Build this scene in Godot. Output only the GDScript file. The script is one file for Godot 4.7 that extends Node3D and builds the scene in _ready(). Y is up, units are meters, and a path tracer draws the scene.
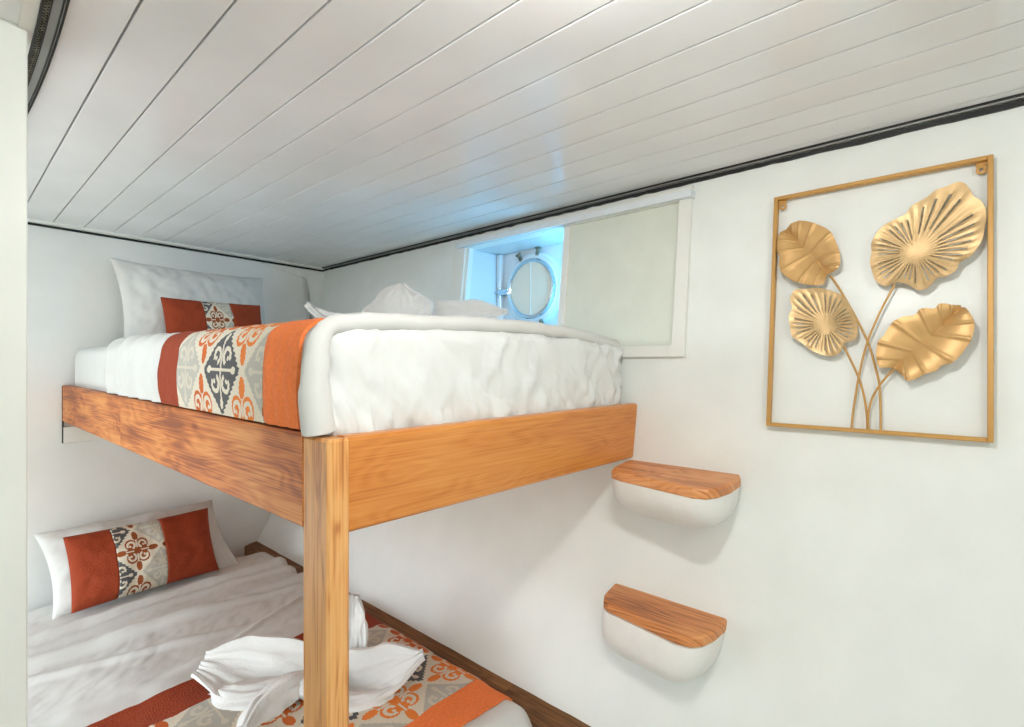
extends Node3D
# Boat cabin with two bunks. Lengths along the bunk are "u" (towards the head bulkhead), across it "v" (towards the hull side), "y" is height over the eye level H.
const H := 1.35
const CEIL := 0.517
var M := {}
var nz := FastNoiseLite.new()
var nf := FastNoiseLite.new()

func P(u: float, v: float, y: float) -> Vector3: return Vector3(v, H + y, -u)
func hv(y: float) -> float:   # inner face of the hull lining: leaning above the bunk, curving inwards below it
	var d := y + 0.114
	return 1.347 + 0.114 * d - (0.369 * d * d if d < 0.0 else 0.0)
func rail_v(u: float) -> float: return 0.398 - 0.0453 * (u - 0.74)
func rail_top(u: float) -> float: return -0.114 + 0.018 * (u - 0.74)
func head_u(v: float) -> float: return 2.545 + 0.109 * (v - 0.16)

# ---------------------------------------------------------------- mesh building
class MB:
	var p := PackedVector3Array()
	var t := PackedVector2Array()
	var g := PackedInt32Array()
	var mark := 0
	func tri(a: Vector3, b: Vector3, c: Vector3, ua := Vector2.ZERO, ub := Vector2.ZERO, uc := Vector2.ZERO, grp := -1) -> void:
		p.append(a); p.append(b); p.append(c)
		t.append(ua); t.append(ub); t.append(uc)
		g.append(grp)
	func quad(a: Vector3, b: Vector3, c: Vector3, d: Vector3, ua := Vector2.ZERO, ub := Vector2.ZERO, uc := Vector2.ZERO, ud := Vector2.ZERO, grp := -1) -> void:
		tri(a, b, c, ua, ub, uc, grp)
		tri(a, c, d, ua, uc, ud, grp)
	func seal() -> void:   # turn the closed piece added last so that its outside faces outwards
		var vol := 0.0
		var o := p[mark] if mark < p.size() else Vector3.ZERO
		var i := mark
		while i < p.size():
			vol += (p[i] - o).dot((p[i + 1] - o).cross(p[i + 2] - o))
			i += 3
		if vol > 0.0:
			i = mark
			while i < p.size():
				var a := p[i]; p[i] = p[i + 1]; p[i + 1] = a
				var b := t[i]; t[i] = t[i + 1]; t[i + 1] = b
				i += 3
		mark = p.size()
	func mesh() -> ArrayMesh:
		var st := SurfaceTool.new()
		st.begin(Mesh.PRIMITIVE_TRIANGLES)
		for i in p.size():
			if i % 3 == 0:
				st.set_smooth_group(g[i / 3])
			st.set_uv(t[i])
			st.add_vertex(p[i])
		st.generate_normals()
		st.index()
		return st.commit()

func cbox(mb: MB, xf: Transform3D, size: Vector3, bev := 0.002) -> void:
	var h := size * 0.5
	var L := size.max_axis_index()
	var m := (L + 1) % 3
	var n := (L + 2) % 3
	var pt := func(sx: int, sy: int, sz: int, a: int) -> Vector3:
		var q := Vector3(h.x * sx, h.y * sy, h.z * sz)
		var s := Vector3(sx, sy, sz)
		for k in 3:
			if k != a: q[k] -= s[k] * bev
		return q
	var add := func(a: Vector3, b: Vector3, c: Vector3) -> void:
		var nn := (b - a).cross(c - a)
		if nn.dot(a + b + c) > 0.0:
			var tmp := b; b = c; c = tmp
		var un := nn.abs()
		var uv := func(q: Vector3) -> Vector2:
			if un.max_axis_index() == L: return Vector2(q[m] * 0.3, q[n])
			return Vector2(q[L], q[m] + q[n])
		mb.tri(xf * a, xf * b, xf * c, uv.call(a), uv.call(b), uv.call(c), -1)
	for a in 3:
		var b := (a + 1) % 3
		var c := (a + 2) % 3
		for s in [-1, 1]:
			var q := []
			for w in [[-1, -1], [1, -1], [1, 1], [-1, 1]]:
				var sg := [0, 0, 0]
				sg[a] = s; sg[b] = w[0]; sg[c] = w[1]
				q.append(pt.call(sg[0], sg[1], sg[2], a))
			add.call(q[0], q[1], q[2]); add.call(q[0], q[2], q[3])
		if bev > 0.0:
			for w in [[-1, -1], [1, -1], [1, 1], [-1, 1]]:
				var s0 := [0, 0, 0]
				var s1 := [0, 0, 0]
				s0[a] = -1; s0[b] = w[0]; s0[c] = w[1]
				s1[a] = 1; s1[b] = w[0]; s1[c] = w[1]
				var e0: Vector3 = pt.call(s0[0], s0[1], s0[2], b)
				var e1: Vector3 = pt.call(s1[0], s1[1], s1[2], b)
				var e2: Vector3 = pt.call(s1[0], s1[1], s1[2], c)
				var e3: Vector3 = pt.call(s0[0], s0[1], s0[2], c)
				add.call(e0, e1, e2); add.call(e0, e2, e3)
	if bev > 0.0:
		for sx in [-1, 1]:
			for sy in [-1, 1]:
				for sz in [-1, 1]:
					add.call(pt.call(sx, sy, sz, 0), pt.call(sx, sy, sz, 1), pt.call(sx, sy, sz, 2))
	mb.mark = mb.p.size()

func ubox(mb: MB, u0: float, u1: float, v0: float, v1: float, y0: float, y1: float, bev := 0.002) -> void:
	cbox(mb, Transform3D(Basis(), P((u0 + u1) / 2, (v0 + v1) / 2, (y0 + y1) / 2)), Vector3(absf(v1 - v0), absf(y1 - y0), absf(u1 - u0)), bev)

# a closed loft through rings of equal point counts
func loft(mb: MB, rings: Array, smooth := true, caps := true, uvs := 1.0) -> void:
	var n: int = rings[0].size()
	var along := 0.0
	for i in rings.size() - 1:
		var step: float = (rings[i + 1][0] - rings[i][0]).length()
		var around := 0.0
		for j in n:
			var k := (j + 1) % n
			var w: float = (rings[i][k] - rings[i][j]).length()
			mb.quad(rings[i][j], rings[i][k], rings[i + 1][k], rings[i + 1][j], Vector2(along, around) * uvs, Vector2(along, around + w) * uvs, Vector2(along + step, around + w) * uvs, Vector2(along + step, around) * uvs, 0 if smooth else -1)
			around += w
		along += step
	if caps:
		for e in [0, rings.size() - 1]:
			var c := Vector3.ZERO
			for q in rings[e]: c += q
			c /= n
			for j in n:
				var k := (j + 1) % n
				var a: Vector3 = rings[e][j]
				var b: Vector3 = rings[e][k]
				var f := func(q: Vector3) -> Vector2: return Vector2(q.z, q.x + q.y) * uvs
				if e == 0: mb.tri(a, c, b, f.call(a), f.call(c), f.call(b), -1)
				else: mb.tri(c, a, b, f.call(c), f.call(a), f.call(b), -1)
	mb.seal()

func tube(mb: MB, pts: Array, rads: Array, sides := 8, squash := 1.0) -> void:
	var rings := []
	var ref := Vector3.ZERO
	for i in pts.size():
		var d: Vector3 = (pts[mini(i + 1, pts.size() - 1)] - pts[maxi(i - 1, 0)]).normalized()
		if i == 0:
			ref = d.cross(Vector3.UP if absf(d.y) < 0.8 else Vector3.RIGHT).normalized()
		else:
			ref = (ref - d * ref.dot(d)).normalized()
		var o := d.cross(ref)
		var r: float = rads[mini(i, rads.size() - 1)]
		var ring := []
		for j in sides:
			var a := TAU * j / sides
			ring.append(pts[i] + ref * cos(a) * r + o * sin(a) * r * squash)
		rings.append(ring)
	loft(mb, rings, true, true)

# a closed sheet: fn(s, t) gives its outer face; it has the given thickness on the other side
func slab(mb: MB, nu: int, nv: int, fn: Callable, th: float, uvf: Callable = func(a, b): return Vector2(a, b)) -> void:
	var top := []
	for i in nu + 1:
		var row := PackedVector3Array()
		for j in nv + 1:
			row.append(fn.call(float(i) / nu, float(j) / nv))
		top.append(row)
	var bot := []
	for i in nu + 1:
		var row := PackedVector3Array()
		for j in nv + 1:
			var du: Vector3 = top[mini(i + 1, nu)][j] - top[maxi(i - 1, 0)][j]
			var dv: Vector3 = top[i][mini(j + 1, nv)] - top[i][maxi(j - 1, 0)]
			row.append(top[i][j] + du.cross(dv).normalized() * th)
		bot.append(row)
	for i in nu:
		for j in nv:
			var a: Vector2 = uvf.call(float(i) / nu, float(j) / nv)
			var b: Vector2 = uvf.call(float(i + 1) / nu, float(j) / nv)
			var c: Vector2 = uvf.call(float(i + 1) / nu, float(j + 1) / nv)
			var d: Vector2 = uvf.call(float(i) / nu, float(j + 1) / nv)
			mb.quad(top[i][j], top[i + 1][j], top[i + 1][j + 1], top[i][j + 1], a, b, c, d, 1)
			mb.quad(bot[i][j + 1], bot[i + 1][j + 1], bot[i + 1][j], bot[i][j], d, c, b, a, 2)
	for i in nu:
		for e in [0, nv]:
			var a: Vector2 = uvf.call(float(i) / nu, float(e) / nv)
			var b: Vector2 = uvf.call(float(i + 1) / nu, float(e) / nv)
			if e == 0: mb.quad(bot[i][0], bot[i + 1][0], top[i + 1][0], top[i][0], a, b, b, a, 3)
			else: mb.quad(top[i][nv], top[i + 1][nv], bot[i + 1][nv], bot[i][nv], a, b, b, a, 3)
	for j in nv:
		for e in [0, nu]:
			var a: Vector2 = uvf.call(float(e) / nu, float(j) / nv)
			var b: Vector2 = uvf.call(float(e) / nu, float(j + 1) / nv)
			if e == 0: mb.quad(top[0][j], top[0][j + 1], bot[0][j + 1], bot[0][j], a, b, b, a, 4)
			else: mb.quad(bot[nu][j], bot[nu][j + 1], top[nu][j + 1], top[nu][j], a, b, b, a, 4)
	mb.seal()

func lathe(mb: MB, xf: Transform3D, prof: Array, seg := 48) -> void:   # profile closed, as (radius, height)
	var n := prof.size()
	for i in seg:
		var a0 := TAU * i / seg
		var a1 := TAU * (i + 1) / seg
		for k in n:
			var q: Vector2 = prof[k]
			var r: Vector2 = prof[(k + 1) % n]
			var f := func(w: Vector2, a: float) -> Vector3: return xf * Vector3(w.x * cos(a), w.y, w.x * sin(a))
			mb.quad(f.call(q, a0), f.call(q, a1), f.call(r, a1), f.call(r, a0), Vector2(q.x, a0), Vector2(q.x, a1), Vector2(r.x, a1), Vector2(r.x, a0), 10 + k)
	mb.seal()

func rbox(mb: MB, lo: Vector3, hi: Vector3, r: float, cell: float, warp: Callable) -> void:   # rounded box in (u, v, y), bent by warp into the world
	var c := (lo + hi) / 2
	var h := (hi - lo) / 2
	var f := func(q: Vector3) -> Vector3:
		var inner := q.clamp(-(h - Vector3.ONE * r), h - Vector3.ONE * r)
		var d := (q - inner)
		return warp.call(c + inner + (d.normalized() * r if d.length() > 0.0 else d))
	for a in 3:
		var b := (a + 1) % 3
		var e := (a + 2) % 3
		var nb := maxi(4, int(2 * h[b] / cell))
		var ne := maxi(4, int(2 * h[e] / cell))
		for s in [-1.0, 1.0]:
			var g := []
			for i in nb + 1:
				var row := []
				for j in ne + 1:
					var q := Vector3.ZERO
					q[a] = s * h[a]
					q[b] = lerpf(-h[b], h[b], edged(float(i) / nb, r / h[b]))
					q[e] = lerpf(-h[e], h[e], edged(float(j) / ne, r / h[e]))
					row.append(f.call(q))
				g.append(row)
			for i in nb:
				for j in ne:
					if s > 0: mb.quad(g[i][j], g[i + 1][j], g[i + 1][j + 1], g[i][j + 1], Vector2.ZERO, Vector2.ZERO, Vector2.ZERO, Vector2.ZERO, 0)
					else: mb.quad(g[i][j + 1], g[i + 1][j + 1], g[i + 1][j], g[i][j], Vector2.ZERO, Vector2.ZERO, Vector2.ZERO, Vector2.ZERO, 0)
	mb.seal()
func edged(x: float, r: float) -> float:   # more rows near the rounded edges
	return lerpf(x, 0.5 - 0.5 * cos(PI * x), 0.55)

# ---------------------------------------------------------------- nodes
func obj(called: String, mb: MB, mat: Material, parent: Node = null) -> MeshInstance3D:
	var o := MeshInstance3D.new()
	o.name = called
	o.mesh = mb.mesh()
	o.material_override = mat
	o.cast_shadow = GeometryInstance3D.SHADOW_CASTING_SETTING_ON
	(parent if parent else self).add_child(o, true)
	return o
func tag(o: Node, label: String, category: String, group := "") -> Node:
	o.set_meta("label", label)
	o.set_meta("category", category)
	if group: o.set_meta("group", group)
	return o
func thing(called: String, label: String, category: String, at := Vector3.ZERO, turn := 0.0, group := "") -> Node3D:
	var o := Node3D.new()
	o.name = called
	add_child(o, true)
	o.position = at
	o.rotation.y = turn
	tag(o, label, category, group)
	return o
func struct(called: String, mb: MB, mat: Material, label: String) -> MeshInstance3D:
	var o := obj(called, mb, mat)
	o.set_meta("kind", "structure")
	o.set_meta("label", label)
	o.set_meta("category", called.get_slice("_", 0))
	return o

# ---------------------------------------------------------------- materials
func C(r: float, g: float, b: float) -> Color: return Color(r / 255.0, g / 255.0, b / 255.0)
func flat_mat(c: Color, rough := 0.6, metal := 0.0) -> StandardMaterial3D:
	var m := StandardMaterial3D.new()
	m.albedo_color = c
	m.roughness = rough
	m.metallic = metal
	return m
func mottled(c: Color, rough: float, amount: float, freq: float, bump := 0.0, sd := 1) -> StandardMaterial3D:
	var m := flat_mat(Color.WHITE, rough)
	var n := FastNoiseLite.new()
	n.seed = sd
	n.frequency = freq
	n.fractal_octaves = 4
	var tx := NoiseTexture2D.new()
	tx.width = 512; tx.height = 512
	tx.seamless = true
	tx.noise = n
	var gr := Gradient.new()
	gr.set_color(0, Color(c.r * (1 - amount), c.g * (1 - amount), c.b * (1 - amount * 1.2)))
	gr.set_color(1, Color(minf(1, c.r * (1 + amount)), minf(1, c.g * (1 + amount)), minf(1, c.b * (1 + amount))))
	tx.color_ramp = gr
	m.albedo_texture = tx
	m.uv1_triplanar = true
	m.uv1_world_triplanar = true
	m.uv1_scale = Vector3.ONE * 0.8
	if bump > 0.0:
		var n2 := FastNoiseLite.new()
		n2.seed = sd + 7
		n2.frequency = freq * 2.0
		n2.fractal_octaves = 3
		var t2 := NoiseTexture2D.new()
		t2.width = 512; t2.height = 512
		t2.seamless = true
		t2.noise = n2
		t2.as_normal_map = true
		t2.bump_strength = bump
		m.normal_enabled = true
		m.normal_texture = t2
	return m

func wood(sd: int, light: Color, mid: Color, dark: Color, rough: float, blotch: float, knots := 3) -> StandardMaterial3D:
	var w := 768
	var h := 256
	var im := Image.create(w, h, false, Image.FORMAT_RGB8)
	var a := FastNoiseLite.new()
	a.seed = sd
	a.frequency = 1.0
	a.fractal_octaves = 3
	var rng := RandomNumberGenerator.new()
	rng.seed = sd
	var kn := []
	for k in knots: kn.append(Vector3(rng.randf() * w, rng.randf() * h, rng.randf_range(2.0, 5.0)))
	for y in h:
		for x in w:
			var fx := float(x) / w
			var fy := float(y) / h
			var edge := minf(1.0, minf(fx, 1.0 - fx) * 12.0)
			var bend := a.get_noise_2d(fx * 1.2, fy * 2.5) * edge
			var ring := 0.5 + 0.5 * sin((fy * 9.0 + bend * 5.0) * TAU)
			var fine := a.get_noise_2d(fx * 2.5, fy * 60.0)
			var bl := a.get_noise_3d(fx * 3.0, fy * 4.0, 7.0)
			var v := 0.45 + 0.25 * (ring - 0.5) + 0.55 * fine + blotch * bl
			for k in kn:
				var d: float = Vector2((x - k.x) * 0.45, y - k.y).length() / k.z
				if d < 3.0: v += 0.55 * exp(-d * d * 0.6)
			v = clampf(v, 0.0, 1.0)
			im.set_pixel(x, y, light.lerp(mid, v * 2.0) if v < 0.5 else mid.lerp(dark, v * 2.0 - 1.0))
	var m := flat_mat(Color.WHITE, rough)
	m.albedo_texture = ImageTexture.create_from_image(im)
	m.uv1_scale = Vector3(1.0, 3.2, 1.0)
	return m

# the printed textile: a lattice of diamonds filled with scrolls
func scrolls(ax: float, ay: float) -> bool:   # the pale scrolls inside a diamond
	ax = absf(ax); ay = absf(ay)
	var d := Vector2(ax - 0.24, ay - 0.27)
	var an := atan2(d.y, d.x)
	if absf(d.length() - 0.15) < 0.047 and not (an > -1.9 and an < -0.5): return true
	if Vector2(ax - 0.285, ay - 0.225).length() < 0.05: return true
	if ax < 0.035 and ay < 0.58: return true
	if ay < 0.03 and ax < 0.5: return true
	if pow(ax / 0.075, 2) + pow((ay - 0.66) / 0.11, 2) < 1.0: return true
	if pow((ax - 0.6) / 0.11, 2) + pow(ay / 0.075, 2) < 1.0: return true
	return false
func blossom(ax: float, ay: float) -> bool:   # outline of the orange figure
	ax = absf(ax); ay = absf(ay)
	if ax + ay < 0.52: return true
	if Vector2(ax - 0.25, ay - 0.30).length() < 0.245: return true
	if pow(ax / 0.12, 2) + pow((ay - 0.68) / 0.22, 2) < 1.0: return true
	if pow((ax - 0.68) / 0.22, 2) + pow(ay / 0.12, 2) < 1.0: return true
	return false
func textile(w: int, h: int, nx: float, ny: float, off: Vector2, a_col: Color, b_col: Color) -> ImageTexture:
	var im := Image.create(w, h, false, Image.FORMAT_RGB8)
	var cream := C(226, 216, 196)
	var grey := C(88, 88, 90)
	var pale := C(190, 186, 174)
	for y in h:
		for x in w:
			var jag := 0.06 * (absf(fposmod(y * 0.14, 2.0) - 1.0) - 0.5)
			var fx := float(x) / w * nx * 2.0 + off.x + jag * 0.4
			var fy := float(y) / h * ny * 2.0 + off.y
			# diamonds stand at whole (i, j) with i + j even
			var i := roundi(fx)
			var j := roundi(fy)
			var dx := fx - i
			var dy := fy - j
			if posmod(i + j, 2) == 1:
				if absf(dx) > absf(dy): i += 1 if dx > 0 else -1
				else: j += 1 if dy > 0 else -1
				dx = fx - i
				dy = fy - j
			var c := cream
			var dist := absf(dx) + absf(dy) + jag
			var mo := scrolls(dx, dy)
			if posmod(j, 2) == 1:
				if blossom(dx, dy) and dist < 0.97 and not (mo and absf(dx) + absf(dy) > 0.16 and maxf(absf(dx), absf(dy)) < 0.5): c = a_col.lerp(b_col, clampf(float(x) / w * 1.5 - 0.25, 0, 1))
			elif dist < 0.9:
				var deep := posmod(i, 4) == 0
				c = (cream if mo else grey) if deep else (cream.lerp(pale, 0.35) if mo else pale)
			var k := 0.94 + 0.06 * (0.5 + 0.5 * sin(x * 2.2) * sin(y * 2.2)) + 0.05 * nf.get_noise_2d(x * 3.0, y * 3.0)
			im.set_pixel(x, y, Color(c.r * k, c.g * k, c.b * k))
	return ImageTexture.create_from_image(im)

func make_materials() -> void:
	M.hull = mottled(C(239, 242, 238), 0.34, 0.018, 0.012, 0.25, 3)
	M.wall = mottled(C(241, 241, 238), 0.4, 0.015, 0.01, 0.2, 5)
	M.partition = mottled(C(236, 240, 234), 0.4, 0.01, 0.01, 0.2, 9)
	M.ceiling = mottled(C(245, 246, 247), 0.16, 0.02, 0.006, 0.0, 11)
	M.trim_white = flat_mat(C(238, 238, 231), 0.35)
	M.board = mottled(C(226, 230, 217), 0.3, 0.02, 0.02, 0.0, 13)
	M.black = flat_mat(C(20, 20, 18), 0.55)
	M.grey = flat_mat(C(150, 152, 148), 0.4)
	M.stud = mottled(C(120, 118, 108), 0.7, 0.45, 0.12, 0.0, 15)
	M.alu = flat_mat(C(170, 172, 170), 0.35, 0.8)
	M.linen = mottled(C(218, 218, 215), 0.85, 0.008, 0.03, 0.12, 17)
	M.sheet = mottled(C(228, 230, 228), 0.8, 0.008, 0.03, 0.12, 19)
	M.towel = mottled(C(230, 230, 228), 0.95, 0.012, 0.2, 0.5, 21)
	M.rust = mottled(C(150, 56, 18), 0.85, 0.06, 0.25, 1.0, 23)
	M.orange = mottled(C(246, 128, 64), 0.8, 0.06, 0.25, 1.0, 25)
	M.rail = wood(31, C(222, 150, 82), C(198, 114, 50), C(140, 68, 24), 0.5, 0.8)
	M.foot_rail = wood(37, C(220, 148, 74), C(212, 134, 60), C(192, 112, 46), 0.3, 0.4, 2)
	M.post = wood(41, C(238, 184, 120), C(230, 166, 98), C(180, 108, 52), 0.32, 0.5, 3)
	M.tread = wood(43, C(232, 166, 108), C(216, 138, 78), C(140, 76, 36), 0.45, 0.5, 3)
	M.hull_wood = wood(47, C(150, 104, 62), C(122, 82, 46), C(84, 54, 28), 0.6, 0.5, 2)
	M.floor = wood(53, C(222, 221, 216), C(210, 208, 202), C(184, 180, 172), 0.5, 0.3, 2)
	M.gold = flat_mat(C(200, 152, 84), 0.42, 0.3)
	M.gold_leaf = flat_mat(C(204, 162, 104), 0.4, 0.35)
	M.gold_pale = flat_mat(C(196, 164, 116), 0.38, 0.4)
	M.chrome = flat_mat(C(205, 215, 222), 0.18, 0.9)
	M.plaster = mottled(C(240, 238, 233), 0.5, 0.02, 0.03, 0.5, 27)
	M.niche = flat_mat(C(226, 232, 236), 0.22)
	M.pane = flat_mat(Color(0.90, 0.84, 0.76, 0.93), 0.3)
	M.pane.transparency = BaseMaterial3D.TRANSPARENCY_ALPHA
	M.runner_print = flat_mat(Color.WHITE, 0.85)
	M.runner_print.albedo_texture = textile(640, 304, 2.2, 1.0, Vector2(1.474, 0.0), C(200, 92, 32), C(238, 132, 54))
	M.cushion_print = flat_mat(Color.WHITE, 0.85)
	M.cushion_print.albedo_texture = textile(256, 384, 1.05, 1.55, Vector2(0.15, -0.3), C(150, 74, 28), C(150, 74, 28))

# ---------------------------------------------------------------- camera and light
func light_setup() -> void:
	var cam := Camera3D.new()
	cam.name = "camera"
	cam.fov = rad_to_deg(2.0 * atan(363.5 / 523.7))
	cam.near = 0.02
	add_child(cam)
	cam.position = P(0, 0, 0)
	cam.rotation.y = deg_to_rad(-47.7)
	var we := WorldEnvironment.new()
	we.name = "environment"
	var e := Environment.new()
	e.tonemap_mode = Environment.TONE_MAPPER_LINEAR
	e.tonemap_exposure = 1.2
	e.sdfgi_enabled = true
	e.ssao_enabled = true
	e.ssil_enabled = true
	e.background_mode = Environment.BG_SKY
	var sky := Sky.new()
	var sm := ProceduralSkyMaterial.new()
	sm.sky_top_color = C(196, 208, 224)
	sm.sky_horizon_color = C(234, 239, 240)
	sm.ground_horizon_color = C(214, 217, 215)
	sm.ground_bottom_color = C(160, 160, 154)
	sky.sky_material = sm
	e.sky = sky
	e.background_energy_multiplier = 9.4
	we.environment = e
	add_child(we)

func ceiling_lamp(u: float, v: float, rad: float, energy: float, label: String) -> void:   # round dome lamp under the ceiling
	var o := thing("ceiling_lamp", label, "ceiling lamp", P(u, v, CEIL), 0.0, "dome lamps on the ceiling")
	var mb := MB.new()
	lathe(mb, Transform3D.IDENTITY, [Vector2(rad * 0.9, 0.0), Vector2(rad + 0.012, 0.0), Vector2(rad + 0.012, -0.01), Vector2(rad + 0.004, -0.014), Vector2(rad * 0.9, -0.014)], 40)
	obj("base_ring", mb, M.trim_white, o)
	mb = MB.new()
	var prof := [Vector2(0.0001, -0.004)]
	for i in 9: prof.append(Vector2(maxf(0.0001, rad * cos(i * PI / 16)), -0.012 - 0.05 * sin(i * PI / 16)))
	lathe(mb, Transform3D.IDENTITY, prof, 40)
	var gm := flat_mat(C(250, 248, 240), 0.5)
	gm.emission_enabled = true
	gm.emission = C(255, 250, 242)
	gm.emission_energy_multiplier = 1.5
	obj("dome", mb, gm, o)
	var l := OmniLight3D.new()
	l.name = "glow"
	l.light_color = C(252, 251, 248)
	l.light_energy = energy
	l.light_size = rad * 0.5
	l.omni_range = 8.0
	l.omni_attenuation = 2.0
	l.shadow_enabled = true
	o.add_child(l)
	l.position = Vector3(0, -0.035, 0)

# ---------------------------------------------------------------- the cabin
func build_shell() -> void:
	var mb := MB.new()
	var ys := [-1.35, -1.25, -1.15, -1.05, -0.95, -0.85, -0.75, -0.65, -0.55, -0.45, -0.35, -0.25, -0.17, -0.114, 0.05, 0.455, 0.56]
	for a in [[-1.05, 0.64, -1.35, 0.56], [0.64, 1.525, -1.35, 0.05], [0.64, 1.525, 0.455, 0.56], [1.525, 2.8, -1.35, 0.56]]:
		var yy := ys.filter(func(q): return q >= a[2] - 0.001 and q <= a[3] + 0.001)
		var fn := func(s: float, t: float) -> Vector3:
			var y: float = yy[roundi(t * (yy.size() - 1))]
			return P(lerpf(a[0], a[1], s), hv(y), y)
		slab(mb, 6, yy.size() - 1, fn, 0.03)
		# keep the thickness outside the room
	struct("wall_right", mb, M.hull, "white painted hull side, leaning outwards over the bunks")
	mb = MB.new()
	var a0 := P(head_u(-0.95), -0.95, -1.35)
	var a1 := P(head_u(1.6), 1.6, -1.35)
	var dir := (a1 - a0).normalized()
	var nrm := dir.cross(Vector3.UP)
	if nrm.z > 0: nrm = -nrm
	var xf := Transform3D(Basis(dir, Vector3.UP, dir.cross(Vector3.UP)), (a0 + a1) / 2 + Vector3(0, 0.96, 0) + nrm * 0.03)
	cbox(mb, xf, Vector3((a1 - a0).length(), 1.92, 0.06), 0.0)
	struct("wall_back", mb, M.wall, "white painted bulkhead at the head of both bunks")
	# raised corner moulding on the head bulkhead, its inner edge cut off under the ceiling
	mb = MB.new()
	for out in [[Vector2(1.29, 0.452), Vector2(1.318, 0.425), Vector2(1.325, 0.39), Vector2(1.325, -0.85), Vector2(1.47, -0.85), Vector2(1.47, 0.4965), Vector2(1.29, 0.4965)], [Vector2(1.06, 0.4965), Vector2(1.29, 0.452), Vector2(1.29, 0.4965)]]:
		var rings := [[], [], []]
		for q in out:
			for k in 3:
				var c := Vector2(1.40, 0.2)
				var w: Vector2 = q if k < 2 else q - (q - c).normalized() * 0.003
				rings[k].append(P(head_u(w.x), w.x, w.y) - nrm * [-0.002, 0.011, 0.014][k])
		loft(mb, rings, false)
	struct("trim_1", mb, M.wall, "raised white corner moulding on the head bulkhead beside the upper bunk")
	mb = MB.new()
	ubox(mb, 1.095, 1.14, -0.98, 0.0946, -1.35, 0.56, 0.002)
	struct("wall_left", mb, M.partition, "pale painted partition edge beside the bunks")
	mb = MB.new()
	ubox(mb, -1.11, -1.05, -0.98, -0.5, -1.35, 0.56, 0.0)
	ubox(mb, -1.11, -1.05, -0.29, 1.55, -1.35, 0.56, 0.0)
	ubox(mb, -1.11, -1.05, -0.5, -0.29, 0.3, 0.56, 0.0)
	struct("wall_front", mb, M.partition, "white cabin wall with the open companionway, facing the bunks")
	mb = MB.new()
	ubox(mb, -1.05, 1.1, -0.98, -0.92, -1.35, 0.56, 0.0)
	# far side of the passage beyond the partition, with two open hatches to the daylight
	ubox(mb, 1.1, 1.17, -0.61, -0.55, -1.35, 0.56, 0.0)
	ubox(mb, 1.17, 2.75, -0.61, -0.55, 0.475, 0.56, 0.0)
	ubox(mb, 2.05, 2.75, -0.61, -0.55, 0.12, 0.475, 0.0)
	ubox(mb, 1.17, 2.75, -0.61, -0.55, -0.36, 0.12, 0.0)
	ubox(mb, 2.30, 2.75, -0.61, -0.55, -0.95, -0.36, 0.0)
	ubox(mb, 1.17, 2.75, -0.61, -0.55, -1.35, -0.95, 0.0)
	struct("wall_side", mb, M.partition, "white cabin wall opposite the hull side")
	mb = MB.new()
	ubox(mb, -1.1, 2.8, -1.0, 1.6, -1.39, -1.35, 0.0)
	struct("floor", mb, M.floor, "pale grey cabin sole")
	# ceiling: backing and long panels side by side
	mb = MB.new()
	ubox(mb, -1.1, 2.8, -1.0, 1.6, CEIL + 0.013, CEIL + 0.05, 0.0)
	var ce := struct("ceiling", mb, M.ceiling, "low ceiling of long glossy white panels")
	var edge := [-0.98]
	var x := 0.197 - 0.0905 * 12
	while x < 1.41:
		if x > -0.95: edge.append(x)
		x += 0.0905
	edge.append(1.425)
	for i in edge.size() - 1:
		mb = MB.new()
		var e0: float = edge[i] + 0.0016
		var e1: float = edge[i + 1] - 0.0016
		ubox(mb, -1.05, head_u(clampf((e0 + e1) / 2, -0.9, 1.5)) - 0.02, e0, e1, CEIL, CEIL + 0.014, 0.001)
		obj("ceiling_panel", mb, M.ceiling, ce)
	# moulding with screws along the head bulkhead
	mb = MB.new()
	var lx := Transform3D(xf.basis, xf.origin - nrm * 0.043)
	lx.origin.y = H + CEIL - 0.004
	cbox(mb, lx, Vector3((a1 - a0).length(), 0.012, 0.022), 0.002)
	var tr := struct("trim_2", mb, M.trim_white, "thin white ceiling moulding with small screws above the head bulkhead")
	mb = MB.new()
	lx.origin = xf.origin - nrm * 0.0335
	lx.origin.y = H + CEIL - 0.0135
	cbox(mb, lx, Vector3((a1 - a0).length(), 0.009, 0.007), 0.001)
	obj("black_gap", mb, M.black, tr)
	for e in edge:
		if e > 0.15 and e < 1.4:
			mb = MB.new()
			var at := P(head_u(e) - 0.014, e, CEIL - 0.0104)
			lathe(mb, Transform3D(Basis(), at), [Vector2(0.0001, -0.0035), Vector2(0.0035, -0.0026), Vector2(0.005, 0.0), Vector2(0.005, 0.002), Vector2(0.0001, 0.002)], 10)
			obj("screw", mb, M.grey, tr)
	# black and metal strip along the hull side
	mb = MB.new()
	ubox(mb, -1.05, 2.69, 1.396, 1.412, CEIL - 0.004, CEIL + 0.002, 0.001)
	var ht := struct("trim_3", mb, M.black, "black sealing strip with a thin metal bead between ceiling and hull side")
	mb = MB.new()
	ubox(mb, -1.05, 2.69, 1.4, 1.408, CEIL - 0.0075, CEIL - 0.003, 0.001)
	obj("metal_bead", mb, M.alu, ht)
	mb = MB.new()
	var rows := []
	for i in 140:
		var u := lerpf(-1.05, 2.69, i / 139.0)
		var w := 0.0085 + 0.0028 * nz.get_noise_1d(u * 60.0) + 0.002 * nz.get_noise_1d(u * 300.0) + 0.004 * clampf((0.6 - u) / 0.8, 0.0, 1.0)
		var y1 := CEIL - 0.0072
		rows.append([P(u, hv(y1) - 0.006, y1), P(u, hv(y1) + 0.01, y1), P(u, hv(y1 - w) + 0.01, y1 - w), P(u, hv(y1 - w) - 0.004, y1 - w)])
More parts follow.
